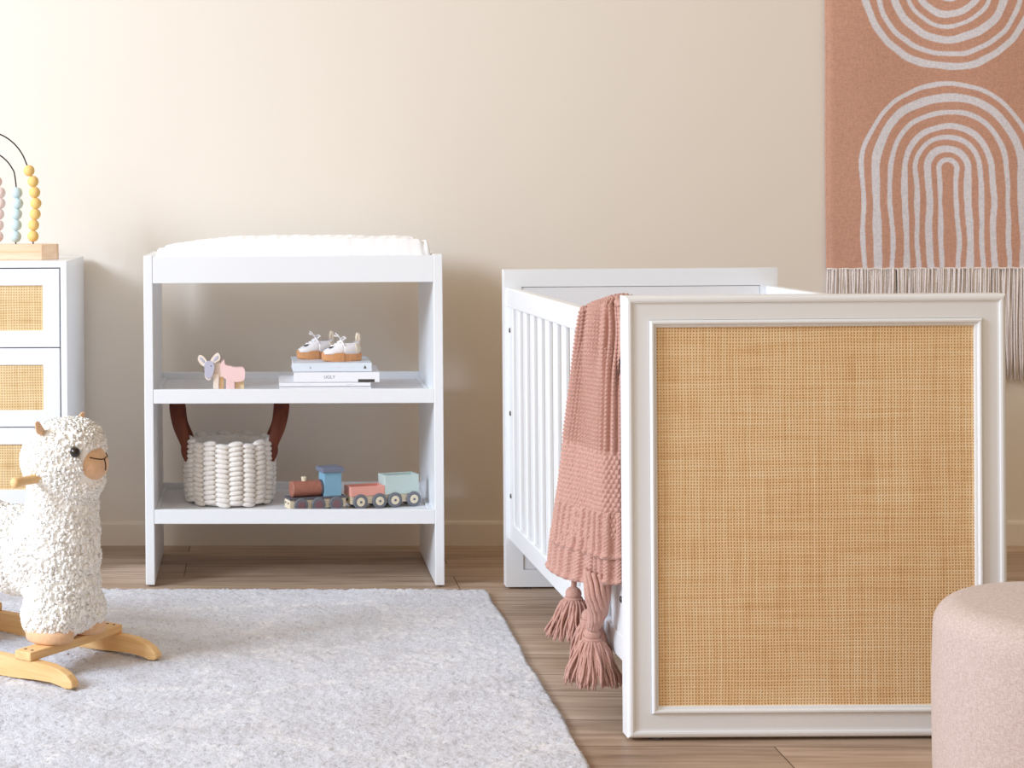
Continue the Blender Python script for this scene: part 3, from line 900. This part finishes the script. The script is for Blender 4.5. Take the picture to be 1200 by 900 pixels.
# ------------------------------------------------------------------ upper shelf: wooden animal
def make_animal():
    Y = 4.862; zs = .533
    base = at(262, 455, Y)
    o = thing('toy_moose', 'pastel pink and grey wooden moose toy on the upper shelf', 'toy', (base.x, Y, zs))
    def P(u, v): p = at(u, v, Y); return (p.x - base.x, p.z - zs)
    def cut(name, pts, mat, y0, d, parent=o, k=5, sm=True):
        q = [P(*p) for p in pts]
        if sm: q = [tuple(x) for x in smooth_poly([Vector((a, b)) for a, b in q], k)]
        bm = B(); prism(bm, q, d, lambda a, b, t: (a, y0 + t, b), .0012)
        return link(name, bm, mat, parent)
    zfloor = 465.2
    cut('body', [(258, 428.5), (261.5, 421.5), (263, 422.5), (263.5, 427), (270, 428.8), (277, 430.3), (284.5, 430.2), (287, 434), (287, 440), (285, 446), (272, 447), (265, 444.5), (259, 437)], 'tpink', -.012, .030)
    for x0, x1, mat, y0, nm in ((250, 256.5, 'tcream', -.011, 'leg'), (257, 262.3, 'tyellow', .002, 'leg'), (265, 275, 'tpink', -.011, 'leg'), (275.3, 286, 'tyellow', .002, 'leg')):
        top = 437.5 if x0 < 264 else 442
        cut(nm, [(x0, top), (x1, top), (x1, zfloor), (x0, zfloor)], mat, y0, .016, sm=False)
    cut('neck', [(248, 430), (258, 425), (264, 436), (262, 441), (251, 441)], 'tcream', -.006, .018)
    h = cut('head', [(240.5, 424), (249, 423), (251.5, 429), (249.5, 438), (246, 442.8), (242, 442), (240, 435)], 'tgrey', -.020, .013)
    cut('muzzle_edge', [(240.2, 436.5), (245, 441), (250, 437), (248, 443.2), (244.5, 445), (241, 442.5)], 'tcream', -.018, .009, h)
    cut('antler', [(242, 429), (236, 427), (232.3, 421.5), (232.8, 416.8), (236, 415.6), (239.8, 418.5), (243, 423.5)], 'tcream', -.016, .008, h)
    cut('antler', [(246.5, 424), (248, 419.5), (252.5, 414.5), (256.2, 413.2), (258.3, 418), (257.5, 421.5), (252, 424.5), (248, 428)], 'tcream', -.016, .008, h)
    # carved marks on the antlers, nearer eye
    cut('antler_inlay', [(234, 419), (236.5, 418.5), (240, 423), (238.5, 424.5)], 'tgrey', -.0172, .0022, h)
    cut('antler_inlay', [(250, 421.5), (254.5, 416.2), (256.2, 418.2), (252, 422.5)], 'tgrey', -.0172, .0022, h)
    bm = B(); e = P(247.5, 428); ell(bm, (e[0], -.0205, e[1]), (.0016, .0012, .0016), 10, 8); link('eye', bm, 'eye', h, True)
make_animal()

# ------------------------------------------------------------------ books
def rbox(bm, x0, x1, y0, y1, z0, z1, bev=.0008): box(bm, x0, x1, y0, y1, z0, z1, bev, 1)
ZS = .533
def book(name, label, w, d, h, z, cx, cyy, rz, cover, texts=(), spine_front=True):
    o = thing(name, label, 'book', (cx, cyy, z), rz, 'white books under the baby shoes')
    c = .0014
    bm = B(); rbox(bm, -w / 2, w / 2, 0, d, 0, c, .0004); rbox(bm, -w / 2, w / 2, 0, d, h - c, h, .0004)
    rbox(bm, -w / 2, w / 2, 0, c * 1.2, 0, h, .0004)
    link('cover', bm, cover, o)
    bm = B(); box(bm, -w / 2 + .003, w / 2 - .003, c * 1.2, d - .003, c, h - c); link('pages', bm, 'paper', o)
    for (x, txt, size, mat) in texts:
        cu = bpy.data.curves.new('spine_lettering', 'FONT'); cu.body = txt; cu.size = size; cu.extrude = .0001
        cu.align_x = 'CENTER'; cu.align_y = 'CENTER'
        t = bpy.data.objects.new('spine_lettering', cu); COL.objects.link(t); t.parent = o
        me_ = bpy.data.meshes.new_from_object(t.evaluated_get(bpy.context.evaluated_depsgraph_get()))
        bpy.data.objects.remove(t); bpy.data.curves.remove(cu); me_.materials.clear()
        t = link_me('spine_lettering', me_, mat, o); t.location = (x, -.0002, h / 2); t.rotation_euler = (PI / 2, 0, 0)
    return o
def make_books():
    Y0 = 4.862
    def X(u, v): return at(u, v, Y0).x
    S = Y0 / F_PX
    w1 = X(435, 450) - X(327.5, 450); c1 = X(381.3, 450)
    z = ZS
    hs = [.0125, .0125, .0275, .0250]
    z1 = ZS + .0125
    book('book', 'thin white book at the very bottom of the stack on the shelf', w1, .215, .0165, ZS, c1, Y0, 0, 'cover')
    book('book', 'thin white magazine second from the bottom of the book stack', w1 * .995, .212, .0115, ZS + .0168, c1 - .001, Y0 + .001, .004, 'cover', [(-.05, '- - - - - - -', .006, 'ink_and_shade'), (.07, '- - - - -', .006, 'ink_and_shade')])
    b = book('book', 'thicker white book between the magazines and the topmost book', X(444.5, 440) - X(344, 440), .205, .0290, ZS + .0285, X(394.5, 440), Y0 + .004, -.012, 'cover', [(-.02, 'UGLY', .0125, 'ink')])
    w3 = X(444.5, 440) - X(344, 440)
    bm = B(); box(bm, w3 * .5 - .060, w3 * .5 - .014, -.0006, .001, .0005, .0085); q = link('spine_shadow', bm, 'ink_and_shade', b); q['label'] = 'dark strip of painted shadow on the spine'  # shadow low on the spine, painted as a thin dark strip
    t = book('book', 'pale blue tinted white book topmost under the baby shoes', X(436, 430) - X(343.5, 430), .200, .0262, ZS + .0577, X(389.6, 430), Y0 + .006, .015, 'coverb', [(-.062, 'a', .012, 'ink'), (.02, '- - - -', .006, 'ink')])
    bm = B(); prism(bm, [(-.004, -.004), (.004, -.004), (0, .005)], .0008, lambda a, b_, tt: (.092 + a, -.0006 + tt, .0131 + b_)); link('spine_mark', bm, 'ink_and_shade', t)
    return ZS + .0577 + .0262
ZSHOE = make_books()

# ------------------------------------------------------------------ baby shoes
def make_shoe():
    o = thing('baby_shoe', '', 'shoe', (0, 0, 0), 0, 'baby shoes on the books')
    L, W = .116, .050
    def outline(s=1.0, n=40):
        pts = []
        for k in range(n):
            a = 2 * PI * k / n; x = math.cos(a); y = math.sin(a)
            wv = 1.0 if x < 0 else .86
            pts.append((x * L / 2 * s, y * W / 2 * s * wv * (1 if abs(x) < .1 else 1)))
        # x<0 toe: rounder
        return [(math.copysign(abs(px / (L / 2 * s)) ** .82, px) * L / 2 * s, py) for px, py in pts]
    # sole with fine upright ridges
    n = 120; bm = B(); rings = []
    ol = outline(1, n)
    for z, sc_ in ((0, .93), (.003, .985), (.010, 1.0), (.019, 1.0), (.0235, .985), (.0245, .93)):
        ring = []
        for k, (x, y) in enumerate(ol):
            rg = 1 + (.012 if k % 3 == 0 and .003 <= z <= .02 else 0)
            lift = .004 * max(0, -x / (L / 2) - .5)
            ring.append(bm.verts.new((x * sc_ * rg, y * sc_ * rg, z + lift)))
        rings.append(ring)
    for A, C in zip(rings, rings[1:]):
        for j in range(n): bm.faces.new((A[j], A[(j + 1) % n], C[(j + 1) % n], C[j]))
    bm.faces.new(rings[0]); bm.faces.new(rings[-1])
    s = link('sole', bm, 'gum', o); s['label'] = 'ridged tan gum sole'
    # upper: lofted arches along the length (toe x=-L/2, heel x=+L/2)
    st = [(-.054, .010, .0275), (-.050, .016, .031), (-.042, .0205, .036), (-.030, .0225, .041), (-.016, .0225, .048), (-.004, .0220, .056), (.006, .0212, .060)]
    bm = B(); rows = []
    for x, hw_, zt_ in st:
        row = []
        for k in range(15):
            a = PI * k / 14; row.append(bm.verts.new((x, -hw_ * math.cos(a), .021 + (zt_ - .021) * math.sin(a) ** .75)))
        rows.append(row)
    for A, C in zip(rows, rows[1:]):
        for k in range(14): bm.faces.new((A[k], A[k + 1], C[k + 1], C[k]))
    link('vamp', bm, 'shoe', o, True).modifiers.new('t', 'SOLIDIFY').thickness = .002
    # collar: open quarters wrapping the heel
    bm = B(); nn = 36; lo = []; mid = []; hi = []
    for k in range(nn + 1):
        a = -PI * .5 - .25 + (PI + .5) * k / nn
        cx_ = .012; x = cx_ + .040 * math.cos(a); y = .0215 * math.sin(a) * 1.02
        back = max(0, math.cos(a)); hh = .052 + .006 * back ** 3
        lo.append(bm.verts.new((x + .001 * back, y, .021))); mid.append(bm.verts.new((x + .002 * back, y * 1.03, .038))); hi.append(bm.verts.new((x - .001 * back, y * .86, hh)))
    for A, C in ((lo, mid), (mid, hi)):
        for k in range(nn): bm.faces.new((A[k], A[k + 1], C[k + 1], C[k]))
    qd = link('quarters', bm, 'shoe', o, True); qd.modifiers.new('t', 'SOLIDIFY').thickness = .0025
    bm = B(); ell(bm, (.014, 0, .030), (.036, .018, .006), 20, 8); link('insole', bm, 'shoe_grey', o, True)
    # heel patch and pull tab
    bm = B(); rows = []
    for z, r_ in ((.021, 1.06), (.036, 1.09), (.050, .98)):
        rows.append([bm.verts.new((.012 + .0405 * r_ * math.cos(a), .0222 * r_ * math.sin(a), z)) for a in np.linspace(-.95, .95, 12)])
    for A, C in zip(rows, rows[1:]):
        for k in range(11): bm.faces.new((A[k], A[k + 1], C[k + 1], C[k]))
    hpch = link('heel_patch', bm, 'shoe_grey', o, True); hpch.modifiers.new('t', 'SOLIDIFY').thickness = .0016; hpch['label'] = 'cream heel patch'
    bm = B(); tube(bm, [(.049, 0, .046), (.052, 0, .062), (.051, 0, .076), (.047, 0, .078), (.044, 0, .066), (.046, 0, .050)], .0042, 8); link('pull_tab', bm, 'shoe_grey', o, True)
    # tongue
    bm = B(); box(bm, -.012, .016, -.012, .012, .0, .004, .0018, 2, Matrix.Translation((.0, 0, .056)) @ Matrix.Rotation(-.55, 4, 'Y')); link('tongue', bm, 'shoe', o, True)
    # laces across and the bow
    for k, x in enumerate((-.026, -.017, -.008, .001)):
        zt_ = np.interp(x, [q[0] for q in st], [q[2] for q in st])
        bm = B(); pts = [(x + .002 * math.sin(a * 2), -.0155 * math.cos(a), .021 + (zt_ - .019) * math.sin(a) ** .7) for a in np.linspace(.55, PI - .55, 9)]
        tube(bm, pts, .0020, 6); link('lace', bm, 'lace', o, True)
    zb = .062
    for pts in ([(-.002, 0, zb), (-.010, -.010, zb + .008), (-.020, -.014, zb + .010), (-.024, -.010, zb + .012)], [(-.002, 0, zb), (-.010, .008, zb + .012), (-.016, .010, zb + .017)], [(-.002, 0, zb), (-.004, -.014, zb - .004), (.002, -.023, zb - .016)], [(-.002, 0, zb), (.008, .008, zb + .006), (.014, .004, zb + .002)]):
        bm = B(); tube(bm, spline(pts, 5), .0019, 6); link('lace', bm, 'lace', o, True)
    # dark stitched opening over the toe
    bm = B(); ell(bm, (-.034, -.010, .0405), (.008, .004, .0016), 14, 8, Matrix.Rotation(-.35, 4, 'Y')); link('eyelet_slot', bm, 'ink_and_shade', o, True)
    return o
def copy_tree(o):
    c = o.copy(); COL.objects.link(c)
    for ch in list(o.children):
        d = ch.copy(); COL.objects.link(d); d.parent = c
        for g in list(ch.children):
            e_ = g.copy(); COL.objects.link(e_); e_.parent = d
    return c
sh1 = make_shoe()
p = at(400.5, 424, 4.915)
sh1.location = (p.x, 4.918, ZSHOE); sh1.rotation_euler = (0, 0, .22)
sh1['label'] = 'right baby shoe of the pair, cream heel tab showing, nearer the open side'
sh2 = copy_tree(sh1)
p = at(370.5, 424, 4.99)
sh2.location = (p.x, 4.992, ZSHOE); sh2.rotation_euler = (0, 0, .30)
sh2['label'] = 'left baby shoe of the pair, heel hidden behind the other shoe'

# ------------------------------------------------------------------ rope basket
def make_basket():
    Yc = 5.02; zb = .199
    c = at(269.5, 560, Yc)
    o = thing('rope_basket', 'white chunky rope basket with brown leather handles on the lower shelf', 'basket', (c.x, Yc, zb))
    R = .121; NC, NR = 20, 13; rh = .0138
    bm = B()
    for i in range(NC):
        a = 2 * PI * (i + .5) / NC
        for j in range(NR):
            z = .010 + rh * (j + (.5 if i % 2 else 0))
            bulge = 1 + .035 * math.sin(PI * min(1, z / .19))
            if j < 1: bulge *= .975
            rr = R * bulge
            m_ = Matrix.Rotation(a, 4, 'Z') @ Matrix.Translation((rr, 0, z)) @ Matrix.Rotation(.13 * (1 if i % 2 else -1) + random.uniform(-.06, .06), 4, 'X')
            x = bmesh.ops.create_uvsphere(bm, u_segments=10, v_segments=8, radius=1)
            bmesh.ops.scale(bm, vec=(.0120, .0222, .0083 + random.uniform(-.0004, .0006)), verts=x['verts'])
            bmesh.ops.transform(bm, matrix=m_, verts=x['verts'])
    lathe(bm, [(R - .012, .004), (R - .002, .010), (R + .001, .09), (R - .001, .178), (R - .008, .182), (R - .012, .174), (R - .014, .02), (.01, .012)], 48)
    body = link('rope_body', bm, 'rope', o, True)
    # handles: leather straps looping up on the left and right side
    for s in (-1, 1):
        pts = spline([(s * .124, -.056, .125), (s * .130, -.054, .150), (s * .127, -.052, .176), (s * .143, -.046, .225), (s * .151, -.030, .270), (s * .1515, 0, .292),
                      (s * .148, .030, .270), (s * .138, .042, .225), (s * .117, .048, .185), (s * .107, .046, .160)], 8)
        bm = B(); w = .0105; th_ = .0022; rings = []
        for i, p_ in enumerate(pts):
            t = (pts[min(i + 1, len(pts) - 1)] - pts[max(i - 1, 0)]).normalized()
            wide = Vector((1, 0, 0)) if True else None
            wide = (wide - t * wide.dot(t)).normalized(); nn_ = t.cross(wide)
            k = i / (len(pts) - 1); ww = w * (0.40 + 1.75 * math.sin(PI * k) ** 1.2)
            rings.append([bm.verts.new(p_ + wide * a_ * ww + nn_ * b_ * th_) for a_, b_ in ((-1, -.5), (-1, .5), (-.9, 1), (.9, 1), (1, .5), (1, -.5), (.9, -1), (-.9, -1))])
        for A, C in zip(rings, rings[1:]):
            for j in range(8): bm.faces.new((A[j], A[(j + 1) % 8], C[(j + 1) % 8], C[j]))
        bm.faces.new(rings[0]); bm.faces.new(rings[-1])
        hd = link('handle', bm, 'leather', o, True); hd['label'] = 'brown leather strap handle'
make_basket()

# ------------------------------------------------------------------ wooden train
def wheel(parent, x, y, r, t, outer, hub, s=-1):
    """wheel on its side axle along y; s=-1 faces the viewer"""
    bm = B()
    lathe(bm, [(.0, 0), (r - .002, 0), (r, .0015), (r, t - .0015), (r - .002, t), (.0, t)], 28, (x, y - (t if s < 0 else 0), r), 'Y')
    w = link('wheel', bm, outer, parent)
    yf = y - t if s < 0 else y + t
    bm = B(); lathe(bm, [(.0, -.0012), (r * .56, -.0012), (r * .58, 0), (r * .58, .001)], 24, (x, yf if s < 0 else yf + .0002, r), 'Y'); h = link('hub', bm, hub, w)
    if hub == 'cream':
        bm = B(); lathe(bm, [(.0, -.0024), (r * .17, -.0022), (r * .17, .0)], 12, (x, yf, r), 'Y'); link('axle_end', bm, 'wheelgrey', w)
    return w
def make_train():
    ZL = .199
    A = onz(342, 601.5, ZL); Bp = onz(490, 590.5, ZL)
    d = (Bp - A); ang = math.atan2(d.y, d.x); ang = .32
    ux = Vector((math.cos(ang), math.sin(ang), 0))
    S = 4.93 / F_PX
    y_e = 4.868
    def spot(u, Y): q = at(u, 590, Y); return (q.x, Y, ZL)
    # engine: x=0 at its middle, front towards -x
    e_ = thing('toy_train_engine', 'brown and blue wooden toy train engine on the lower shelf', 'toy train', spot(369.5, 4.872), ang)
    Lh = .084; hwid = .026
    bm = B(); box(bm, -Lh, Lh, -hwid + .004, hwid - .004, .010, .036, .0015); ch = link('chassis', bm, 'cream', e_)
    bm = B(); box(bm, -Lh - .001, Lh, -hwid, hwid, .0355, .0415, .0012); link('deck', bm, 'tdark', e_)
    for x in (-.006, .006):
        bm = B(); lathe(bm, [(0, -.0018), (.0028, -.0014), (.003, 0)], 12, (-Lh - .0001, x * 1.8, .026), 'X'); link('buffer', bm, 'tdark', ch)
    bm = B(); lathe(bm, [(.0, -.072), (.0205, -.072), (.0225, -.070), (.0225, .012), (.0, .012)], 36, (0, 0, .0635), 'X'); link('boiler', bm, 'brown', e_)
    bm = B(); lathe(bm, [(.0, -.0010), (.0232, -.0010), (.0232, .006), (0, .006)], 36, (.012, 0, .0635), 'X'); link('boiler_band', bm, 'tdark', e_)
    bm = B(); lathe(bm, [(.0065, .084), (.0065, .092), (.0075, .093), (.0075, .0965), (.0, .0968)], 18, (-.034, 0, 0)); link('chimney', bm, 'cream', e_)
    bm = B(); box(bm, .019, .071, -.023, .023, .041, .109, .0015); link('cab', bm, 'tblue', e_)
    bm = B(); box(bm, .012, .078, -.029, .029, .1085, .1215, .002); link('roof', bm, 'slate', e_)
    for x in (-.052, 0, .053):
        for s in (-1, 1): wheel(e_, x, s * (hwid - .003), .0205, .0075, 'wheelgrey', 'plum', s)
    # wagons
    for nm, lab, uu, YY, mat, lo, hi, Lw in (('toy_train_wagon', 'low open coral pink wooden train wagon behind the engine', 427.5, 4.917, 'coral', .037, .064, .053),
                                         ('toy_train_wagon', 'tall mint green wooden train wagon at the end of the train', 467.5, 4.950, 'mint', .037, .091, .053)):
        w_ = thing(nm, lab, 'toy train', spot(uu, YY), ang, 'toy train wagons')
        bm = B(); box(bm, -Lw + .002, Lw - .004, -.022, .022, .014, .0372, .0012); link('chassis', bm, 'cream', w_)
        bm = B()
        x0, x1, y0, y1, t = -Lw, Lw - .002, -.026, .026, .0055
        box(bm, x0, x1, y0, y0 + t, lo, hi, .001, 1); box(bm, x0, x1, y1 - t, y1, lo, hi, .001, 1)
        box(bm, x0, x0 + t, y0 + t, y1 - t, lo, hi, .001, 1); box(bm, x1 - t, x1, y0 + t, y1 - t, lo, hi, .001, 1)
        box(bm, x0 + t, x1 - t, y0 + t, y1 - t, lo, lo + .005)
        link('tub', bm, mat, w_)
        bm = B(); tube(bm, [(-Lw - .003, 0, .026), (-Lw + .004, 0, .026)], .004, 10); link('coupling', bm, 'tdark', w_)
        for x in (-.024, .034):
            for s in (-1, 1): wheel(w_, x, s * .0225, .0215, .0085, 'wheelgrey', 'cream', s)
make_train()

# ------------------------------------------------------------------ light
def area(name, loc, target, size, sy, power, col):
    l = bpy.data.lights.new(name, 'AREA'); l.shape = 'RECTANGLE'; l.size = size; l.size_y = sy; l.energy = power; l.color = col
    o = bpy.data.objects.new(name, l); COL.objects.link(o); o.location = loc
    o.rotation_euler = (Vector(target) - Vector(loc)).to_track_quat('-Z', 'Y').to_euler()
    return o
area('window_light', (-4.58, 1.46, 2.93), (.2, 5.2, .6), 1.45, 1.45, 255, (.78, .91, 1.08))
area('front_window_light', (-2.4, .2, 2.7), (.6, 4.6, .4), 1.6, 1.4, 24, (.74, .90, 1.12))
area('side_window_light', (-3.2, 3.3, 2.5), (-.1, 4.1, .2), 1.2, 1.2, 46, (.82, .93, 1.07))
# the rest of the room: light warm walls, brighter on the window side than deep in the room
w = bpy.data.worlds.new('room_daylight'); sc.world = w; w.use_nodes = True
nt = w.node_tree; bg = nt.nodes['Background']; bg.inputs['Color'].default_value = (1, .79, .56, 1)
tc = nt.nodes.new('ShaderNodeTexCoord'); sx = nt.nodes.new('ShaderNodeSeparateXYZ'); mr = nt.nodes.new('ShaderNodeMapRange')
nt.links.new(tc.outputs['Generated'], sx.inputs[0]); nt.links.new(sx.outputs[0], mr.inputs['Value'])
mr.inputs['From Min'].default_value = -1; mr.inputs['From Max'].default_value = 1
mr.inputs['To Min'].default_value = 1.12; mr.inputs['To Max'].default_value = .26
nt.links.new(mr.outputs['Result'], bg.inputs['Strength'])
sc.cycles.max_bounces = 14; sc.cycles.diffuse_bounces = 9

sc.view_settings.view_transform = 'Standard'
sc.view_settings.look = 'None'
sc.view_settings.exposure = 0
sc.view_settings.gamma = 1
sc.view_settings.use_curve_mapping = False
